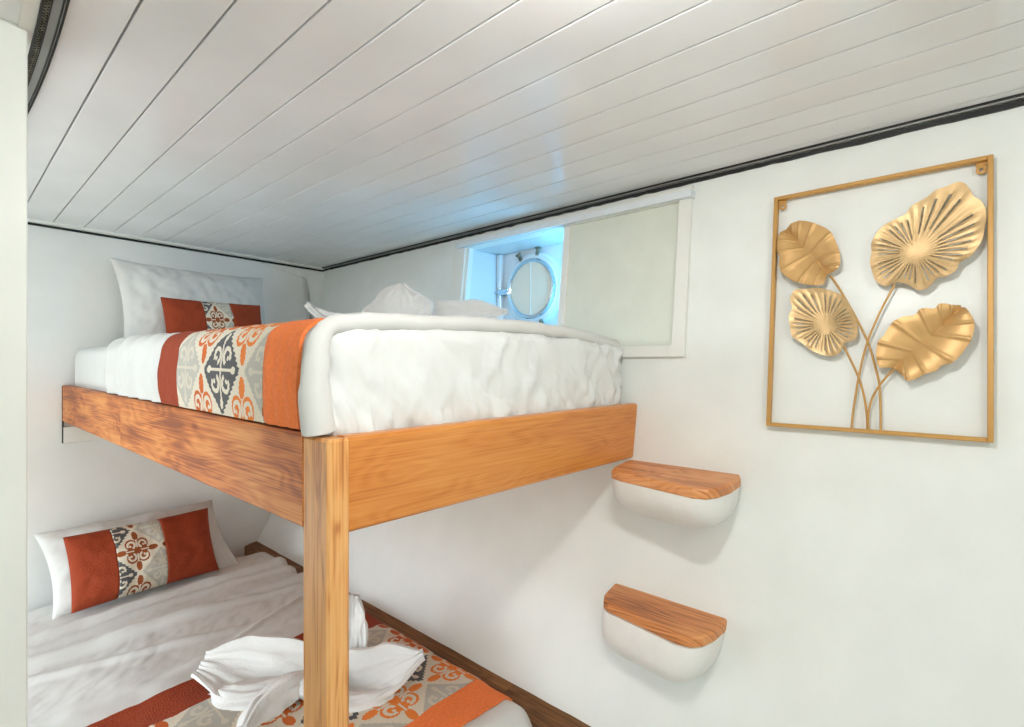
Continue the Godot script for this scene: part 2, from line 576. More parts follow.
	loft(mb, rows, false)
	obj("sealant", mb, M.black, ht)
	# gently bowed strip on the ceiling beside the partition
	var strips := [[0.080, 0.098, 0.003, "white_strip", M.trim_white], [0.0982, 0.1018, 0.007, "seal", M.black], [0.1019, 0.1085, 0.005, "studded_strip", M.stud], [0.1086, 0.1098, 0.007, "seal", M.black], [0.1099, 0.1203, 0.004, "grey_strip", M.grey], [0.1204, 0.1221, 0.007, "seal", M.black], [0.1222, 0.1238, 0.004, "bead", M.alu], [0.1239, 0.1262, 0.007, "seal", M.black]]
	var tn: MeshInstance3D = null
	for s in strips:
		mb = MB.new()
		rows = []
		for i in 41:
			var u := lerpf(0.45, 2.0, i / 40.0)
			var o := 0.0045 - (u - 1.2) * (u - 1.2) * 0.07
			rows.append([P(u, s[0] + o, CEIL + 0.001), P(u, s[1] + o, CEIL + 0.001), P(u, s[1] + o, CEIL - s[2]), P(u, s[0] + o, CEIL - s[2])])
		loft(mb, rows, false)
		if tn == null:
			tn = struct("trim_4", mb, s[4], "bowed grey and black striped strip on the ceiling by the partition")
		else:
			obj(s[3], mb, s[4], tn)
	mb = MB.new()
	for i in 190:
		var u := 0.75 + i * 0.0045
		var o := 0.0045 - (u - 1.2) * (u - 1.2) * 0.07
		lathe(mb, Transform3D(Basis(), P(u, 0.1036 + 0.0032 * (i % 2) + o, CEIL - 0.0048)), [Vector2(0.0001, -0.002), Vector2(0.0014, -0.0012), Vector2(0.0016, 0.0), Vector2(0.0001, 0.0)], 6)
	var sd := obj("studs", mb, M.black, tn)
	sd.set_meta("kind", "stuff")
	# the wooden stringer between lower bunk and hull
	mb = MB.new()
	rows = []
	for i in 60:
		var u := lerpf(-1.05, head_u(1.05) - 0.002, i / 59.0)
		var w := 0.0015 * nz.get_noise_1d(u * 90.0)
		rows.append([P(u, 0.992 + w, -0.93), P(u, 0.992 + w, -0.879), P(u, 0.998 + w, -0.874), P(u, hv(-0.868) + 0.004, -0.866 + w), P(u, hv(-0.93) + 0.01, -0.93)])
	loft(mb, rows, false)
	struct("trim_5", mb, M.hull_wood, "brown wooden stringer along the hull beside the lower bunk")

func build_window() -> void:
	var w := Node3D.new()
	w.name = "window_1"
	add_child(w)
	w.set_meta("kind", "structure")
	w.set_meta("label", "white framed niche in the hull side with a sliding panel and a porthole")
	w.set_meta("category", "window")
	var bar := func(called: String, u0: float, u1: float, y0: float, y1: float, d0: float, d1: float, mat: Material) -> Node:
		var mb := MB.new()
		var rows := []
		var b := 0.0015
		for e in [[u0, b], [u0 + b, 0.0], [u1 - b, 0.0], [u1, b]]:
			var i: float = e[1]
			rows.append([P(e[0], hv(y0) - d0 + i, y0 + b), P(e[0], hv(y0) - d0 + b, y0 + i), P(e[0], hv(y0) - d1, y0 + i), P(e[0], hv(y1) - d1, y1 - i), P(e[0], hv(y1) - d0 + b, y1 - i), P(e[0], hv(y1) - d0 + i, y1 - b)])
		loft(mb, rows, false)
		return obj(called, mb, mat, w)
	bar.call("frame_stile", 0.605, 0.642, 0.018, 0.493, 0.013, -0.002, M.trim_white)
	bar.call("frame_stile", 1.522, 1.592, 0.018, 0.493, 0.013, -0.002, M.trim_white)
	bar.call("frame_rail", 0.642, 1.522, 0.018, 0.051, 0.0128, -0.002, M.trim_white)
	bar.call("frame_rail", 0.642, 1.522, 0.455, 0.493, 0.0128, -0.002, M.trim_white)
	bar.call("frame_bead", 1.508, 1.522, 0.051, 0.455, 0.004, -0.02, M.trim_white)
	bar.call("sliding_panel", 0.64, 1.03, 0.045, 0.46, -0.004, -0.012, M.board)
	bar.call("panel_stile", 1.022, 1.048, 0.045, 0.462, 0.003, -0.014, M.trim_white)
	# the niche behind the lining
	var mb := MB.new()
	ubox(mb, 0.60, 1.56, 1.38, 1.64, 0.456, 0.476, 0.0)
	obj("niche_top", mb, M.niche, w)
	mb = MB.new()
	ubox(mb, 0.60, 1.56, 1.40, 1.64, 0.03, 0.049, 0.0)
	obj("niche_sill", mb, M.niche, w)
	mb = MB.new()
	ubox(mb, 1.527, 1.56, 1.42, 1.64, 0.03, 0.476, 0.0)
	obj("niche_side", mb, M.niche, w)
	mb = MB.new()
	ubox(mb, 0.60, 0.63, 1.42, 1.64, 0.03, 0.476, 0.0)
	obj("niche_side", mb, M.niche, w)
	mb = MB.new()
	ubox(mb, 1.50, 1.524, 1.576, 1.6, 0.05, 0.455, 0.004)
	obj("corner_batten", mb, M.niche, w)
	# outer skin with a round hole
	mb = MB.new()
	var cu := 1.335
	var cy := 0.295
	var n := 64
	var inner := []
	var outer := []
	for i in n:
		var a := TAU * i / n
		var d := Vector2(cos(a), sin(a))
		inner.append(Vector2(cu, cy) + d * 0.118)
		var k := 99.0
		if d.x > 1e-6: k = minf(k, (1.555 - cu) / d.x)
		if d.x < -1e-6: k = minf(k, (0.61 - cu) / d.x)
		if d.y > 1e-6: k = minf(k, (0.472 - cy) / d.y)
		if d.y < -1e-6: k = minf(k, (0.034 - cy) / d.y)
		outer.append(Vector2(cu, cy) + d * k)
	for i in n:
		var j := (i + 1) % n
		var q := func(z: Vector2, v: float) -> Vector3: return P(z.x, v, z.y)
		mb.quad(q.call(inner[i], 1.6), q.call(inner[j], 1.6), q.call(outer[j], 1.6), q.call(outer[i], 1.6))
		mb.quad(q.call(inner[j], 1.63), q.call(inner[i], 1.63), q.call(outer[i], 1.63), q.call(outer[j], 1.63))
		mb.quad(q.call(inner[j], 1.6), q.call(inner[i], 1.6), q.call(inner[i], 1.63), q.call(inner[j], 1.63))
		mb.quad(q.call(outer[i], 1.6), q.call(outer[j], 1.6), q.call(outer[j], 1.63), q.call(outer[i], 1.63))
	# four corners left over by the fan
	mb.seal()
	obj("outer_skin", mb, M.niche, w)
	# porthole
	var px := Transform3D(Basis(Vector3(0, 0, 1), Vector3(-1, 0, 0), Vector3(0, -1, 0)), P(cu, 1.6, cy))
	var ph := thing("porthole", "round porthole with a pale metal ring and clamps in the blue-lit niche", "porthole", P(cu, 1.6, cy))
	px.origin = Vector3.ZERO
	mb = MB.new()
	lathe(mb, px, [Vector2(0.118, -0.02), Vector2(0.118, 0.012), Vector2(0.123, 0.016), Vector2(0.138, 0.014), Vector2(0.147, 0.006), Vector2(0.147, -0.001), Vector2(0.13, -0.001)], 64)
	obj("flange_ring", mb, M.niche, ph)
	mb = MB.new()
	lathe(mb, px, [Vector2(0.104, 0.014), Vector2(0.104, 0.026), Vector2(0.108, 0.03), Vector2(0.116, 0.029), Vector2(0.12, 0.022), Vector2(0.12, 0.014)], 64)
	obj("glazing_ring", mb, M.chrome, ph)
	mb = MB.new()
	lathe(mb, px, [Vector2(0.0001, 0.017), Vector2(0.108, 0.017), Vector2(0.108, 0.022), Vector2(0.0001, 0.022)], 64)
	obj("glass", mb, M.pane, ph)
	mb = MB.new()
	cbox(mb, px * Transform3D(Basis(), Vector3(0, 0.024, 0)), Vector3(0.004, 0.002, 0.212), 0.0005)
	obj("glass_seam", mb, M.trim_white, ph)
	# clamp on the side, hinges above and below
	for a in [PI, -PI / 2 + 0.25, -PI / 2 - 0.35, PI / 2 + 0.2, PI / 2 - 0.45]:
		var d := Vector3(0, sin(a), cos(a) * -1.0)
		mb = MB.new()
		var side: bool = a == PI
		if a == PI: d = Vector3(0, 0, -1)
		var bb := Basis(Vector3(1, 0, 0), Vector3(0, d.z, -d.y), d)
		var sz := 1.0 if side else 0.55
		cbox(mb, Transform3D(bb, d * 0.145 + Vector3(-0.016, 0, 0)), Vector3(0.022, 0.024, 0.05) * sz, 0.002)
		tube(mb, [d * (0.148 + 0.024 * sz) + Vector3(-0.018, 0, 0) - bb.y * 0.022 * sz, d * (0.148 + 0.024 * sz) + Vector3(-0.018, 0, 0) + bb.y * 0.022 * sz], [0.009 * sz], 12)
		if side: tube(mb, [d * 0.12 + Vector3(-0.03, 0, 0), d * 0.2 + Vector3(-0.03, 0, 0)], [0.005], 10)
		obj("clamp" if side else "hinge", mb, M.chrome if side else M.stud, ph)
	# cool tube lamp standing in the hidden end of the niche
	var lp := thing("niche_lamp", "cool blue-white tube lamp upright in the niche behind the sliding panel", "lamp", P(0.985, 1.50, 0.05))
	mb = MB.new()
	cbox(mb, Transform3D(Basis(), Vector3(0, 0.004, 0)), Vector3(0.03, 0.008, 0.03), 0.002)
	obj("holder", mb, M.trim_white, lp)
	mb = MB.new()
	cbox(mb, Transform3D(Basis(), Vector3(0, 0.39, 0)), Vector3(0.03, 0.008, 0.03), 0.002)
	obj("holder", mb, M.trim_white, lp)
	mb = MB.new()
	tube(mb, [Vector3(0, 0.008, 0), Vector3(0, 0.386, 0)], [0.008], 12)
	var gm := flat_mat(C(220, 240, 255), 0.4)
	gm.emission_enabled = true
	gm.emission = C(90, 190, 255)
	gm.emission_energy_multiplier = 2.0
	obj("tube", mb, gm, lp)
	var l := AreaLight3D.new()
	l.name = "glow"
	l.area_size = Vector2(0.03, 0.37)
	l.light_color = C(104, 204, 255)
	l.light_energy = 0.14
	l.area_range = 4.0
	l.shadow_enabled = true
	lp.add_child(l)
	l.position = Vector3(0, 0.2, -0.012)
	l.rotation.y = 0.0

# ---------------------------------------------------------------- upper bunk
func build_bunk() -> void:
	var o := thing("bunk_bed", "varnished orange-brown wooden frame of the upper bunk on a square post", "bed frame")
	var mb := MB.new()
	var rows := []
	var b := 0.004
	for i in 2:
		var u: float = [0.814, head_u(0.33) - 0.001][i]
		var y1 := rail_top(u)
		var y0 := -0.266 + 0.0275 * (u - 0.74)
		var v := rail_v(u)
		rows.append([P(u, v, y0 + b), P(u, v, y1 - b), P(u, v + b, y1), P(u, v + 0.03 - b, y1), P(u, v + 0.03, y1 - b), P(u, v + 0.03, y0 + b), P(u, v + 0.03 - b, y0), P(u, v + b, y0)])
	loft(mb, rows, false)
	obj("side_rail", mb, M.rail, o)
	mb = MB.new()
	rows = []
	for i in 2:
		var q := func(y: float) -> float: return [0.43, hv(y) - 0.001][i]
		var f := func(u: float, y: float) -> Vector3: return P(u, q.call(y), y)
		var y1 := -0.114
		var y0 := -0.2655
		rows.append([f.call(0.741, y0 + b), f.call(0.741, y1 - 0.008), f.call(0.7435, y1 - 0.002), f.call(0.749, y1), f.call(0.768, y1), f.call(0.771, y1 - b), f.call(0.771, y0 + b), f.call(0.767, y0), f.call(0.745, y0)])
	loft(mb, rows, false)
	obj("foot_rail", mb, M.foot_rail, o)
	mb = MB.new()
	ubox(mb, 0.7365, 0.817, 0.3965, 0.4345, -1.35, -0.116, 0.004)
	obj("post", mb, M.post, o)
	mb = MB.new()
	rows = []
	for i in 2:
		var u: float = [0.78, head_u(0.6) - 0.01][i]
		rows.append([P(u, rail_v(u) + 0.032, -0.235), P(u, rail_v(u) + 0.032, -0.215), P(u, 1.315, -0.215), P(u, 1.315, -0.235)])
	loft(mb, rows, false)
	obj("base_board", mb, M.rail, o)
	mb = MB.new()
	rows = []
	for v in [0.318, 1.32]:
		var u := head_u(v) - 0.001
		rows.append([P(u, v, -0.30), P(u - 0.025, v, -0.298), P(u - 0.03, v, -0.294), P(u - 0.03, v, -0.237), P(u, v, -0.237)])
	loft(mb, rows, false)
	var eb := MB.new()
	ubox(eb, 2.549, 2.5565, 0.3145, 0.3195, -0.298, -0.083, 0.001)
	var ebo := obj("end_bracket", eb, M.black, o)
	ebo.set_meta("label", "thin dark metal plate at the head end of the rail")
	var lg := obj("ledger", mb, M.trim_white, o)
	lg.set_meta("label", "white painted batten under the head end")

func upper_top(u: float, v: float) -> float:   # height of the upper mattress top
	return 0.058 + 0.016 * sin(clampf((v - 0.38) / 0.95, 0, 1) * PI)

# the draped cross-section from the rail up and over the mattress; q = 0..1 ; lift = distance from the mattress
func drape(u: float, q: float, lift: float, v_right: float) -> Vector3:
	var vl := rail_v(u) + 0.024 - lift
	var yb := rail_top(u) + 0.004
	var yt := upper_top(u, 0.4) + lift
	var r := 0.035 + lift
	var l0 := yt - r - yb
	var l1 := r * PI / 2
	var l2 := v_right - vl - r
	var s := q * (l0 + l1 + l2)
	if s < l0: return P(u, vl - 0.006 * sin(s / l0 * PI), yb + s)
	s -= l0
	if s < l1:
		var a := s / r
		return P(u, vl + r - r * cos(a), yt - r + r * sin(a))
	s -= l1
	var v := vl + r + s
	return P(u, v, upper_top(u, v) + lift + (upper_top(u, 0.4) - upper_top(u, vl + r)) * exp(-s * 12.0))
func drape_len(u: float, lift: float, v_right: float) -> float:
	var r := 0.035 + lift
	return (upper_top(u, 0.4) + lift - r - rail_top(u) - 0.004) + r * PI / 2 + v_right - rail_v(u) - 0.024 + lift - r

func build_upper_bedding() -> void:
	var mb := MB.new()
	var warp := func(q: Vector3) -> Vector3:
		var u := q.x
		var k := (q.y - 0.4) / 0.95
		var v := lerpf(rail_v(u) + 0.026, 1.338, k)
		var y := q.z
		var wr := 0.0
		if u < 0.86:   # wrinkles of the tucked sheet at the foot
			wr = 0.012 * nz.get_noise_3d(v * 14.0, (y + v * 0.8) * 18.0, 1.0) + 0.024 * pow(maxf(0.0, nz.get_noise_3d((v - y * 0.6) * 60.0, y * 12.0, 5.0)), 1.5) + 0.012 * nz.get_noise_3d(v * 110.0, y * 24.0, 9.0) * clampf((0.0 - y) * 8.0, 0, 1)
			u += wr * clampf((0.86 - u) / 0.04, 0, 1) * -1.0
		if y > 0.0: y = y - 0.058 + upper_top(u, v)
		v += 0.003 * nz.get_noise_3d(u * 14.0, y * 10.0, 3.0)
		v = minf(v, hv(y) - 0.003)
		return P(u, v, y)
	rbox(mb, Vector3(0.776, 0.4, -0.21), Vector3(2.525, 1.35, 0.058), 0.035, 0.0085, warp)
	tag(obj("mattress", mb, M.sheet), "thick mattress in a wrinkled white sheet on the upper bunk", "mattress")
	# duvet over the upper mattress, hanging down on the open side
	var dv := thing("duvet", "white duvet spread on the upper bunk with a rolled edge at the foot", "duvet")
	mb = MB.new()
	var fold := func(u: float, q: float) -> float:
		var near := clampf((u - 1.42) / 0.15, 0, 1) * clampf((0.32 - q) / 0.15, 0, 1)
		var f := 0.012 * pow(0.5 + 0.5 * sin(u * 62.0 + 2.5 * nz.get_noise_2d(u * 6.0, q * 8.0)), 3.0) + 0.008 * exp(-pow((u - 1.80 - q * 0.1) / 0.018, 2))
		return near * f + 0.0025 * nz.get_noise_2d(u * 12.0, q * 16.0)
	slab(mb, 150, 90, func(s, t): 
		var u: float = lerpf(0.80, 1.985 + 0.02 * nz.get_noise_1d(t * 30.0), s)
		return drape(u, t, 0.012 + fold.call(u, t), 1.29), 0.010)
	obj("cover", mb, M.linen, dv)
	mb = MB.new()
	var pts := []
	var rad := []
	for i in 70:
		var t := i / 69.0
		var q: Vector3 = drape(0.796, t, 0.010, 1.315)
		var side := clampf(1.0 - t / 0.2, 0, 1)
		q.z += 0.003 * nz.get_noise_1d(t * 25.0) + 0.008 * side
		q.y += 0.004 * nz.get_noise_1d(t * 18.0 + 50.0) - 0.001 * (1.0 - side) - 0.012 * clampf(t - 0.75, 0, 1) * 4.0
		pts.append(q)
		rad.append(lerpf(0.0155, 0.026, smoothstep(0.0, 1.0, side)) * (1.0 + 0.12 * nz.get_noise_1d(t * 40.0 + 9.0)))
	tube(mb, pts, rad, 14)
	obj("rolled_edge", mb, M.linen, dv)
	# runner
	var rn := thing("bed_runner", "patterned runner with rust and orange borders draped over the upper bunk", "bed runner", Vector3.ZERO, 0.0, "bed runners")
	var L := drape_len(1.1, 0.02, 1.20)
	for part in [["rust_border", 1.37, 1.497, M.rust], ["patterned_cloth", 0.952, 1.37, M.runner_print], ["orange_border", 0.833, 0.952, M.orange]]:
		mb = MB.new()
		slab(mb, 24, 110, func(s, t):
			var u: float = lerpf(part[1], part[2], s)
			u += 0.006 * nz.get_noise_2d(t * 14.0, part[1] * 3.0) * (1.0 if part[0] != "patterned_cloth" else 1.0)
			return drape(u, t, 0.019 + 0.0022 * nz.get_noise_2d(u * 20.0, t * 22.0) + (0.002 if part[0] == "orange_border" else 0.0) * sin(u * 170.0) * clampf(1.0 - t * 4.0, 0.0, 1.0), 1.20), 0.006, func(s, t): return Vector2(1.0 - s, t * L / 0.205 + 0.56))
		obj(part[0], mb, part[3], rn)

func pillow_mesh(mb: MB, w: float, h: float, th: float, x0: float, x1: float, ears: float, sd: float, nx := 40, ny := 30, uvw := 1.0) -> void:
	# a stuffed cushion in the x-y plane, bulging along z; x0..x1 in -1..1 picks one vertical strip of it
	var f := func(s: float, t: float, side: float) -> Vector3:
		var x := lerpf(x0, x1, s)
		var y := t * 2 - 1
		var full := pow(maxf(0.0, (1 - pow(absf(x), 2.6)) * (1 - pow(absf(y), 2.6))), 0.55)
		var px := x * w / 2 * (1 - ears * (1 - y * y))
		var py := y * h / 2 * (1 - ears * (1 - x * x))
		var wr := 0.10 * th * nz.get_noise_3d(px * 11.0 + sd, py * 11.0, side * 3.0) + 0.06 * th * nz.get_noise_3d(px * 30.0, py * 30.0 + sd, side)
		return Vector3(px, py, side * (0.003 + th / 2 * full + wr * minf(1.0, full * 2.0)))
	var i := 0
	var pts := {}
	for side in [1.0, -1.0]:
		for a in nx:
			for c in ny:
				var s0 := float(a) / nx; var s1 := float(a + 1) / nx
				var t0 := float(c) / ny; var t1 := float(c + 1) / ny
				if side > 0: mb.quad(f.call(s0, t0, side), f.call(s1, t0, side), f.call(s1, t1, side), f.call(s0, t1, side), Vector2(s0, 1 - t0), Vector2(s1, 1 - t0), Vector2(s1, 1 - t1), Vector2(s0, 1 - t1), 0)
				else: mb.quad(f.call(s0, t1, side), f.call(s1, t1, side), f.call(s1, t0, side), f.call(s0, t0, side), Vector2(s0, 1 - t1), Vector2(s1, 1 - t1), Vector2(s1, 1 - t0), Vector2(s0, 1 - t0), 0)
	for c in ny:
		for e in [0.0, 1.0]:
			var t0 := float(c) / ny; var t1 := float(c + 1) / ny
			var q := [f.call(e, t0, 1.0), f.call(e, t1, 1.0), f.call(e, t1, -1.0), f.call(e, t0, -1.0)]
			if e == 0.0: mb.quad(q[0], q[1], q[2], q[3], Vector2(e, 1 - t0), Vector2(e, 1 - t1), Vector2(e, 1 - t1), Vector2(e, 1 - t0), 0)
			else: mb.quad(q[3], q[2], q[1], q[0], Vector2(e, 1 - t0), Vector2(e, 1 - t1), Vector2(e, 1 - t1), Vector2(e, 1 - t0), 0)
	for a in nx:
		for e in [0.0, 1.0]:
			var s0 := float(a) / nx; var s1 := float(a + 1) / nx
			var q := [f.call(s0, e, 1.0), f.call(s1, e, 1.0), f.call(s1, e, -1.0), f.call(s0, e, -1.0)]
			if e == 0.0: mb.quad(q[3], q[2], q[1], q[0], Vector2(s0, 1 - e), Vector2(s1, 1 - e), Vector2(s1, 1 - e), Vector2(s0, 1 - e), 0)
			else: mb.quad(q[0], q[1], q[2], q[3], Vector2(s0, 1 - e), Vector2(s1, 1 - e), Vector2(s1, 1 - e), Vector2(s0, 1 - e), 0)
	mb.seal()

func pillow(label: String, w: float, h: float, th: float, ears: float, at: Vector3, turn: float, lean: float, roll: float, sd: float) -> void:
	var mb := MB.new()
	pillow_mesh(mb, w, h, th, -1, 1, ears, sd, 64, 44)
	var o := tag(obj("pillow", mb, M.linen), label, "pillow", "white bed pillows") as Node3D
	o.transform = Transform3D(Basis(Vector3.UP, turn) * Basis(Vector3.RIGHT, lean) * Basis(Vector3.BACK, roll), at)
func cushion(label: String, w: float, h: float, th: float, at: Vector3, turn: float, lean: float, roll: float, sd: float, b0: float, b1: float) -> void:
	var o := thing("lumbar_cushion", label, "cushion", at, 0.0, "rust lumbar cushions")
	o.transform = Transform3D(Basis(Vector3.UP, turn) * Basis(Vector3.RIGHT, lean) * Basis(Vector3.BACK, roll), at)
	for part in [["side_panel", -1.0, b0, M.rust], ["patterned_panel", b0, b1, M.cushion_print], ["side_panel", b1, 1.0, M.rust]]:
		var mb := MB.new()
		pillow_mesh(mb, w, h, th, part[1], part[2], 0.035, sd, 20, 30)
		obj(part[0], mb, part[3], o)

# a towel petal: a folded length of cloth, hollow along its middle
func petal(mb: MB, pts: Array, widths: Array, up: Vector3, cup: float, sd: float, th := 0.008) -> void:
	var cv := Curve3D.new()
	for i in pts.size():
		var tn: Vector3 = (pts[mini(i + 1, pts.size() - 1)] - pts[maxi(i - 1, 0)]) / 6.0
		cv.add_point(pts[i], -tn, tn)
	var ln := cv.get_baked_length()
	slab(mb, 44, 22, func(s, t):
		var c := cv.sample_baked(s * ln, true)
		var d := (cv.sample_baked(minf(s + 0.02, 1.0) * ln, true) - cv.sample_baked(maxf(s - 0.02, 0.0) * ln, true)).normalized()
		var side := d.cross(up).normalized()
		var nn := side.cross(d).normalized()
		var k: float = s * (widths.size() - 1)
		var i := mini(int(k), widths.size() - 2)
		var w: float = lerpf(widths[i], widths[i + 1], smoothstep(0.0, 1.0, k - i))
		var x: float = t * 2.0 - 1.0
		var rip := 0.012 * nz.get_noise_3d(s * 3.0 + sd, x * 2.5, sd) + 0.006 * nz.get_noise_3d(s * 2.0, x * 7.0, sd * 2.0)
		return c + side * x * w + nn * (cup * w * (x * x - 0.4) + rip), th)

func build_lower() -> void:
	var mb := MB.new()
	var side := []   # its outer side follows the hull
	for u in [0.84, 2.53]:
		side.append([P(u, 0.1, -1.35), P(u, 0.1, -1.061), P(u, hv(-1.061) - 0.005, -1.061), P(u, hv(-1.2) - 0.005, -1.2), P(u, hv(-1.35) - 0.005, -1.35)])
	loft(mb, side, false)
	tag(obj("bed_platform", mb, M.hull_wood), "brown wooden base carrying the lower mattress", "bed base")
	mb = MB.new()
	var warp := func(q: Vector3) -> Vector3: return P(q.x, minf(q.y, hv(q.z) - 0.006), q.z + (0.006 * nz.get_noise_2d(q.x * 5.0, q.y * 5.0) if q.z > -0.95 else 0.0))
	rbox(mb, Vector3(0.818, 0.1, -1.06), Vector3(2.53, 0.985, -0.868), 0.05, 0.025, warp)
	tag(obj("mattress", mb, M.sheet), "white sheeted mattress of the lower bunk", "mattress")
	mb = MB.new()
	slab(mb, 190, 120, func(s, t):
		var u: float = lerpf(0.822, 2.36, s)
		var v: float = lerpf(0.108, 0.992, t)
		return P(u, v, lower_top(u, v)), 0.014)
	tag(obj("duvet", mb, M.linen), "rumpled white duvet lying on the lower bunk", "duvet")
	var rn := thing("bed_runner", "patterned runner with rust and orange borders across the lower bunk", "bed runner", Vector3.ZERO, 0.0, "bed runners")
	for part in [["rust_border", 1.435, 1.55, M.rust], ["patterned_cloth", 0.99, 1.435, M.runner_print], ["orange_border", 0.885, 0.99, M.orange]]:
		mb = MB.new()
		slab(mb, 30, 90, func(s, t):
			var v: float = lerpf(0.11, 0.99, t)
			var u: float = lerpf(part[1], part[2], s) + 0.05 * (v - 0.7) + 0.006 * nz.get_noise_2d(v * 14.0, part[1] * 3.0)
			return P(u, v, lower_top(u, v) + 0.007 + 0.002 * nz.get_noise_2d(u * 20.0, v * 20.0)), 0.005, func(s, t): return Vector2(1.0 - s, t * 0.88 / 0.205 + 0.35))
		obj(part[0], mb, part[3], rn)
	pillow("plump white pillow propped on the lower bunk behind a rust cushion", 0.59, 0.34, 0.13, 0.07, P(2.385, 0.535, -0.715), 0.08, -0.85, 0.0, 11.0)
	cushion("rust lumbar cushion with a scrollwork band propped on the lower bunk", 0.45, 0.245, 0.10, P(2.25, 0.512, -0.692), 0.09, -0.40, 0.0, 5.0, -0.46, 0.2)
	towel(P(1.27, 0.665, -0.838), false)

func ridge(x: float, w: float) -> float: return exp(-x * x / (w * w))
func lower_top(u: float, v: float) -> float:
	var y := -0.846 + 0.012 * sin(clampf((v - 0.1) / 0.9, 0, 1) * PI)
	y += 0.016 * clampf((u - 1.9) / 0.4, 0, 1)
	# folds that run across the bunk, slightly askew
	var k := u - 0.10 * (v - 0.5)
	var wob := 0.03 * nz.get_noise_2d(v * 3.0, 4.0)
	y += 0.024 * ridge(k - 2.14 + wob, 0.020) + 0.018 * ridge(k - 2.07 - wob, 0.012) + 0.026 * ridge(k - 1.985 + wob * 1.6 + 0.06 * v, 0.017) + 0.016 * ridge(k - 1.93 + 0.12 * (v - 0.5), 0.011)
	y += 0.012 * ridge(k - 1.86 + 0.35 * (v - 0.3) + wob, 0.016) * clampf((0.75 - v) * 4.0, 0, 1) + 0.008 * ridge(u - 1.78 - 0.5 * (v - 0.8), 0.012) * clampf((v - 0.45) * 4.0, 0, 1)
	y += 0.016 * ridge(u - 1.605 - 0.05 * (v - 0.7) + 0.02 * nz.get_noise_1d(v * 9.0), 0.045)
	y += 0.006 * nz.get_noise_2d(u * 7.0 + 30.0, v * 7.0) + 0.004 * absf(nz.get_noise_2d((u - v) * 16.0, (u + v) * 8.0)) * clampf((u - 1.6) * 8.0, 0, 1)
	var e := clampf((0.87 - u) / 0.045, 0, 1)   # falls over the foot end
	y -= 0.05 * e * e
	var c := clampf((v - 0.955) / 0.035, 0, 1)   # and towards the stringer
	y -= 0.018 * c * c
	return y

func towel(at: Vector3, high: bool) -> void:
	var label := "folded white towel with upright tips on the upper bunk duvet" if high else "white towel folded like a bow behind the bunk post on the patterned runner"
	var mb := MB.new()
	var o := MeshInstance3D.new()
	var V := func(x, y, z): return Vector3(x, y, z)
	if high:
		petal(mb, [V.call(0, 0.02, 0), V.call(-0.14, 0.03, 0.0), V.call(-0.26, 0.055, 0), V.call(-0.335, 0.105, 0.0)], [0.05, 0.045, 0.026, 0.006], Vector3(0, 0.6, 1), 0.5, 1.0)
		petal(mb, [V.call(-0.02, 0.02, 0.02), V.call(-0.03, 0.08, 0.0), V.call(-0.035, 0.13, -0.02), V.call(-0.03, 0.175, -0.03)], [0.10, 0.115, 0.07, 0.008], Vector3(0, 0, 1), 0.45, 4.0)
		petal(mb, [V.call(0.0, 0.02, 0.02), V.call(0.12, 0.05, 0.02), V.call(0.22, 0.07, 0.0), V.call(0.33, 0.085, -0.02)], [0.05, 0.065, 0.05, 0.006], Vector3(0, 0.5, 1), 0.45, 7.0)
		petal(mb, [V.call(-0.14, 0.02, 0.05), V.call(0, 0.045, 0.06), V.call(0.14, 0.02, 0.05)], [0.04, 0.06, 0.04], Vector3(0, 1, 0.3), -0.5, 9.0)
	else:
		petal(mb, [V.call(0.02, 0.02, 0.01), V.call(-0.12, 0.04, 0.01), V.call(-0.24, 0.06, 0.0), V.call(-0.315, 0.062, -0.01)], [0.05, 0.085, 0.075, 0.03], Vector3(0, 0.85, 0.6), 0.5, 1.0)
		petal(mb, [V.call(-0.03, 0.03, 0.02), V.call(-0.12, 0.03, 0.06), V.call(-0.20, 0.025, 0.07), V.call(-0.26, 0.022, 0.03)], [0.04, 0.055, 0.05, 0.015], Vector3(0, 1, 0.5), -0.5, 2.0)
		petal(mb, [V.call(0.0, 0.045, 0.0), V.call(-0.06, 0.05, 0.05), V.call(-0.10, 0.03, 0.11), V.call(-0.11, 0.012, 0.16)], [0.03, 0.045, 0.045, 0.03], Vector3(0.2, 1, 0), -0.7, 3.0)
		petal(mb, [V.call(-0.01, 0.02, 0.01), V.call(0.09, 0.03, 0.03), V.call(0.18, 0.055, 0.01), V.call(0.262, 0.085, -0.01)], [0.06, 0.075, 0.06, 0.01], Vector3(0, 0.8, 0.6), 0.55, 5.0)
		petal(mb, [V.call(0.0, 0.02, 0.05), V.call(0.07, 0.02, 0.09), V.call(0.14, 0.02, 0.08), V.call(0.19, 0.03, 0.04)], [0.04, 0.05, 0.04, 0.012], Vector3(0, 1, 0.4), -0.4, 6.0)
		petal(mb, [V.call(0.055, 0.02, -0.04), V.call(0.06, 0.08, -0.06), V.call(0.06, 0.14, -0.075), V.call(0.06, 0.205, -0.08)], [0.03, 0.04, 0.035, 0.012], Vector3(0, 0, 1), 0.5, 8.0)
	# the knot in the middle
	var ring := []
	for i in 9:
		var a := PI * i / 8.0
		var row := []
		for j in 14:
			var b := TAU * j / 14
			row.append(V.call(-0.05 * cos(a) * 1.0, 0.032 + 0.04 * sin(a) * sin(b) * 0.8, 0.03 + 0.05 * sin(a) * cos(b)))
		ring.append(row)
	loft(mb, ring, true, true)
	o = tag(obj("towel", mb, M.towel), label, "towel", "folded towels") as MeshInstance3D
	o.position = at
	o.rotation.y = deg_to_rad(-47.7)

